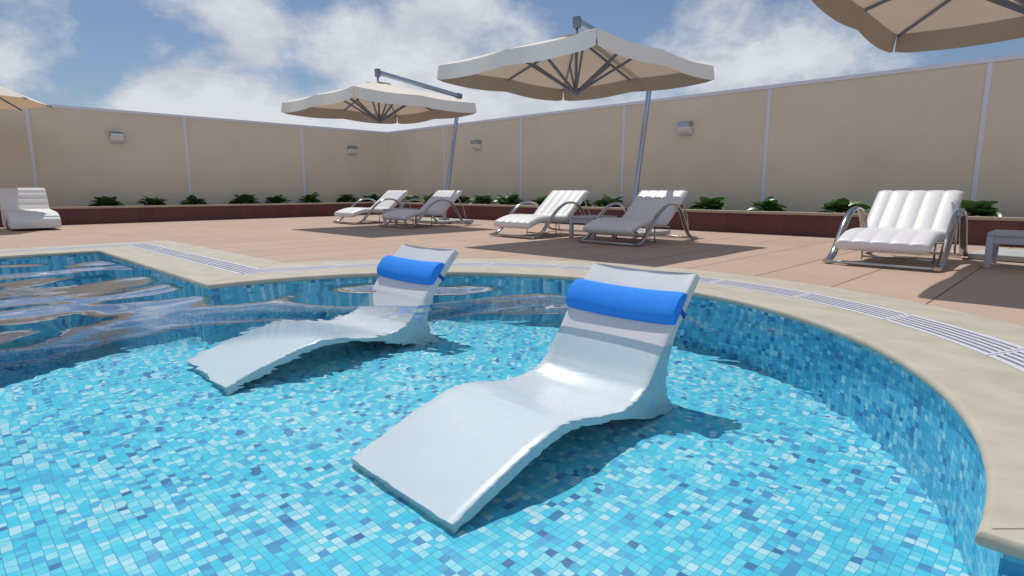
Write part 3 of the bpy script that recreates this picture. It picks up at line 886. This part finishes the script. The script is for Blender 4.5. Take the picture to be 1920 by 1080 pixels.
# -------------------------------------------------- padded lounger at the left
def make_padded():
    root = empty('padded_lounger', P3(-19.85, 2.12, 0)); tag(root, 'white padded armless lounger with stitched bands half in shade at the left edge', 'sun lounger')
    def pad(name, prof, w, chan, mat=M['quilt']):
        """prof: (x, z) closed outline of the side view; chan: seams across, as outline indices"""
        pts = spline([(x, z, 0) for x, z in prof + [prof[0]]], 6)[:-1]; n = len(pts); c = sum(pts, Vector())/n
        rows = []
        ys = [(-1, .90), (-.985, .95), (-.95, .985), (-.9, 1)] + [(-.9+1.8*q/10, 1) for q in range(1, 10)] + [(.9, 1), (.95, .985), (.985, .95), (1, .90)]
        for y, g in ys:
            row = []
            for i, p in enumerate(pts):
                d = (p-c); k = min(abs(i/6-ch) for ch in chan) if chan else 9
                dent = 1 - .05*exp(-(k/.14)**2)
                q = c + d*(1-(1-g)*.6)*dent; row.append(Vector((q.x, y*w, q.y))*H)
            rows.append(row)
        mb = MB(); mb.grid(rows, close_u=True)
        for r in (rows[0], rows[-1]):
            cc = sum(r, Vector())/n; mb.add([cc]+r, [(0, 1+i, 1+(i+1) % n) for i in range(n)])
        return mb.build(name, mat, root, weld=.0003, auto=60)
    pad('seat', [(.98, .06), (1.0, .2), (.92, .33), (.7, .42), (.4, .455), (.1, .47), (-.2, .48), (-.62, .49), (-.66, .25), (-.62, .05), (0, .035), (.6, .035)], .50, [2, 3, 4, 5, 6])
    pad('backrest', [(-.58, .47), (-.68, .62), (-.78, .78), (-.88, .94), (-.97, 1.05), (-1.1, 1.05), (-1.14, .9), (-1.06, .6), (-1.0, .3), (-.95, .08), (-.75, .05), (-.64, .25)], .50, [1, 2, 3, 4])
    for s in (-1, 1):
        mb = MB(); mb.sweep([P3(.62, s*.508, .05), P3(.60, s*.508, .2), P3(.45, s*.508, .27), P3(.25, s*.508, .2), P3(.2, s*.508, .05)], [(-.02*H, -.02*H), (.02*H, -.02*H), (.02*H, .02*H), (-.02*H, .02*H)], side=(0, 1, 0)); mb.build('side_loop', M['alu'], root)
make_padded()

# ---------------------------------------------------------------- sun and sky
AZ = radians(44.62)
sun_dir = Vector((-1.495, .63, 3.3)).normalized()          # towards the sun
ld = bpy.data.lights.new('sun', 'SUN'); ld.energy = SUN_E if 'SUN_E' in globals() else 4.3
ld.angle = radians(0.5); ld.color = (1.0, 0.955, 0.89)
lo = bpy.data.objects.new('sun', ld); COL.objects.link(lo); lo.location = (0, 0, 20)
lo.rotation_euler = sun_dir.to_track_quat('Z', 'Y').to_euler()

wd = bpy.data.worlds.new('World'); SC.world = wd; wd.use_nodes = True
nt = wd.node_tree; bg = nt.nodes['Background']
sky = N(nt, 'ShaderNodeTexSky', sky_type='NISHITA'); sky.sun_disc = False
sky.sun_elevation = math.asin(sun_dir.z); sky.sun_rotation = atan2(sun_dir.x, sun_dir.y)
sky.air_density = 1.0; sky.dust_density = 0.6; sky.ozone_density = 2.5; sky.altitude = 0
tc = N(nt, 'ShaderNodeTexCoord'); dirv = tc.outputs['Generated']
s = sep(nt, dirv)
zz = math_(nt, 'ADD', math_(nt, 'MAXIMUM', s[2], 0.0), 0.16)
pl = comb(nt, math_(nt, 'DIVIDE', s[0], zz), math_(nt, 'DIVIDE', s[1], zz), 0.0)
n1 = noise(nt, pl, 0.9, 8, 0.55, 0.3)
n2 = noise(nt, vscale(nt, dirv, (1, 1, 1.5)), 6.5, 8, 0.62, 0.15)
den = math_(nt, 'SUBTRACT', math_(nt, 'ADD', math_(nt, 'MULTIPLY', n1, 0.55), math_(nt, 'MULTIPLY', n2, 0.95)), 0.25)
PITCH = 0.1655
def pix_dir(px, py):
    f = 1096.56; x = (px-960)/f; y = -(py-540)/f
    fw = Vector((0, cos(PITCH), -sin(PITCH))); up = Vector((0, sin(PITCH), cos(PITCH)))
    d = (fw + Vector((1, 0, 0))*x + up*y).normalized()
    return Vector((d.x*cos(AZ)-d.y*sin(AZ), d.x*sin(AZ)+d.y*cos(AZ), d.z))
def puff(px, py, rx, ry, amp):
    """a bank of cloud (or a clear gap, amp < 0) in that direction of the sky; sizes in sky units"""
    global den
    d = pix_dir(px, py)
    a = N(nt, 'ShaderNodeVectorMath', operation='SUBTRACT'); nt.links.new(dirv, a.inputs[0]); a.inputs[1].default_value = d
    b = N(nt, 'ShaderNodeVectorMath', operation='MULTIPLY'); nt.links.new(a.outputs[0], b.inputs[0]); b.inputs[1].default_value = (1/rx, 1/rx, 1/ry)
    c = N(nt, 'ShaderNodeVectorMath', operation='LENGTH'); nt.links.new(b.outputs[0], c.inputs[0])
    m = N(nt, 'ShaderNodeMapRange', interpolation_type='SMOOTHSTEP'); nt.links.new(c.outputs['Value'], m.inputs['Value'])
    m.inputs['From Min'].default_value = 1.0; m.inputs['From Max'].default_value = 0.25; m.inputs['To Min'].default_value = 0; m.inputs['To Max'].default_value = amp
    den = math_(nt, 'ADD', den, m.outputs[0])
for args in [(390, 205, .17, .11, .36), (325, 175, .09, .08, .14), (560, 70, .20, .075, .20), (470, 25, .12, .05, .12), (690, 165, .11, .075, .22), (860, 55, .26, .14, .22),
             (640, 235, .24, .05, .30), (1000, 215, .34, .06, .26), (1420, 70, .20, .09, .20), (1330, 140, .14, .05, .10), (1600, 100, .16, .04, .10), (40, 95, .12, .04, .10), (10, 150, .08, .06, .20),
             (1140, 12, .14, .09, -.16), (545, 0, .06, .05, -.10), (210, 60, .20, .09, -.10), (620, 300, 1.5, .12, .08), (1500, 200, .5, .08, .08)]:
    puff(*args)
# unseen cloud added behind the viewer, opposite the sun, and brightened to light the walls
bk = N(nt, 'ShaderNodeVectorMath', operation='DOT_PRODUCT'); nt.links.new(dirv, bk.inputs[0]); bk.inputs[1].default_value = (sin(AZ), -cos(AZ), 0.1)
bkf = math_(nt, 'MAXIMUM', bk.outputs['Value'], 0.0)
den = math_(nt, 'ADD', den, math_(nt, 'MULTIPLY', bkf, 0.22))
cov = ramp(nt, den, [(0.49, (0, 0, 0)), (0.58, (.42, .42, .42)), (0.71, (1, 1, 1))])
shade = noise(nt, vscale(nt, dirv, (1, 1, 1.8)), 8, 6, 0.6)
cl = ramp(nt, math_(nt, 'ADD', shade, math_(nt, 'MULTIPLY', math_(nt, 'SUBTRACT', den, 0.7), 0.5)), [(0.3, (5.6, 6.1, 7.1)), (0.66, (8.9, 9.2, 9.7))])
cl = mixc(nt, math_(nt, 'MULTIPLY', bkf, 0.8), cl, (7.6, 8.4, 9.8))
skc = mixc(nt, 1.0, sky.outputs[0], (0.80, 0.86, 0.93), 'MULTIPLY')
skc = mixc(nt, 0.10, skc, (3.6, 4.2, 5.2))
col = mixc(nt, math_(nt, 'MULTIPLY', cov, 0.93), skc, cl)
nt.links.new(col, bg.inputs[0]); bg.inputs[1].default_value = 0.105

# --------------------------------------------------------------------- camera
cam = bpy.data.cameras.new('camera'); co_ = bpy.data.objects.new('camera', cam); COL.objects.link(co_)
cam.sensor_width = 36; cam.lens = 1096.56/1920*36; cam.clip_end = 3000; cam.clip_start = 0.05
co_.location = (0, 0, H); co_.rotation_euler = (pi/2-PITCH, 0.0, AZ)
SC.camera = co_

vs = SC.view_settings; vs.view_transform = 'Standard'; vs.look = 'None'; vs.exposure = -0.36; vs.gamma = 1.0
SC.render.engine = 'CYCLES'; cy = SC.cycles
cy.max_bounces = 10; cy.transparent_max_bounces = 12; cy.transmission_bounces = 8; cy.glossy_bounces = 5; cy.diffuse_bounces = 4
cy.sample_clamp_indirect = 6; cy.use_denoising = True; cy.blur_glossy = 0.5
if WATER == 'REFR':
    water.cycles.is_caustics_caster = True
    for o in COL.objects:
        if o.type == 'MESH' and (o.name.startswith('pool_wall') or o.name.startswith('pool_floor') or (o.parent and o.parent.name.startswith('pool_lounger')) or (o.parent and o.parent.parent and o.parent.parent.name.startswith('pool_lounger'))):
            o.cycles.is_caustics_receiver = True
    ld.use_shadow = True; ld.cycles.is_caustics_light = True
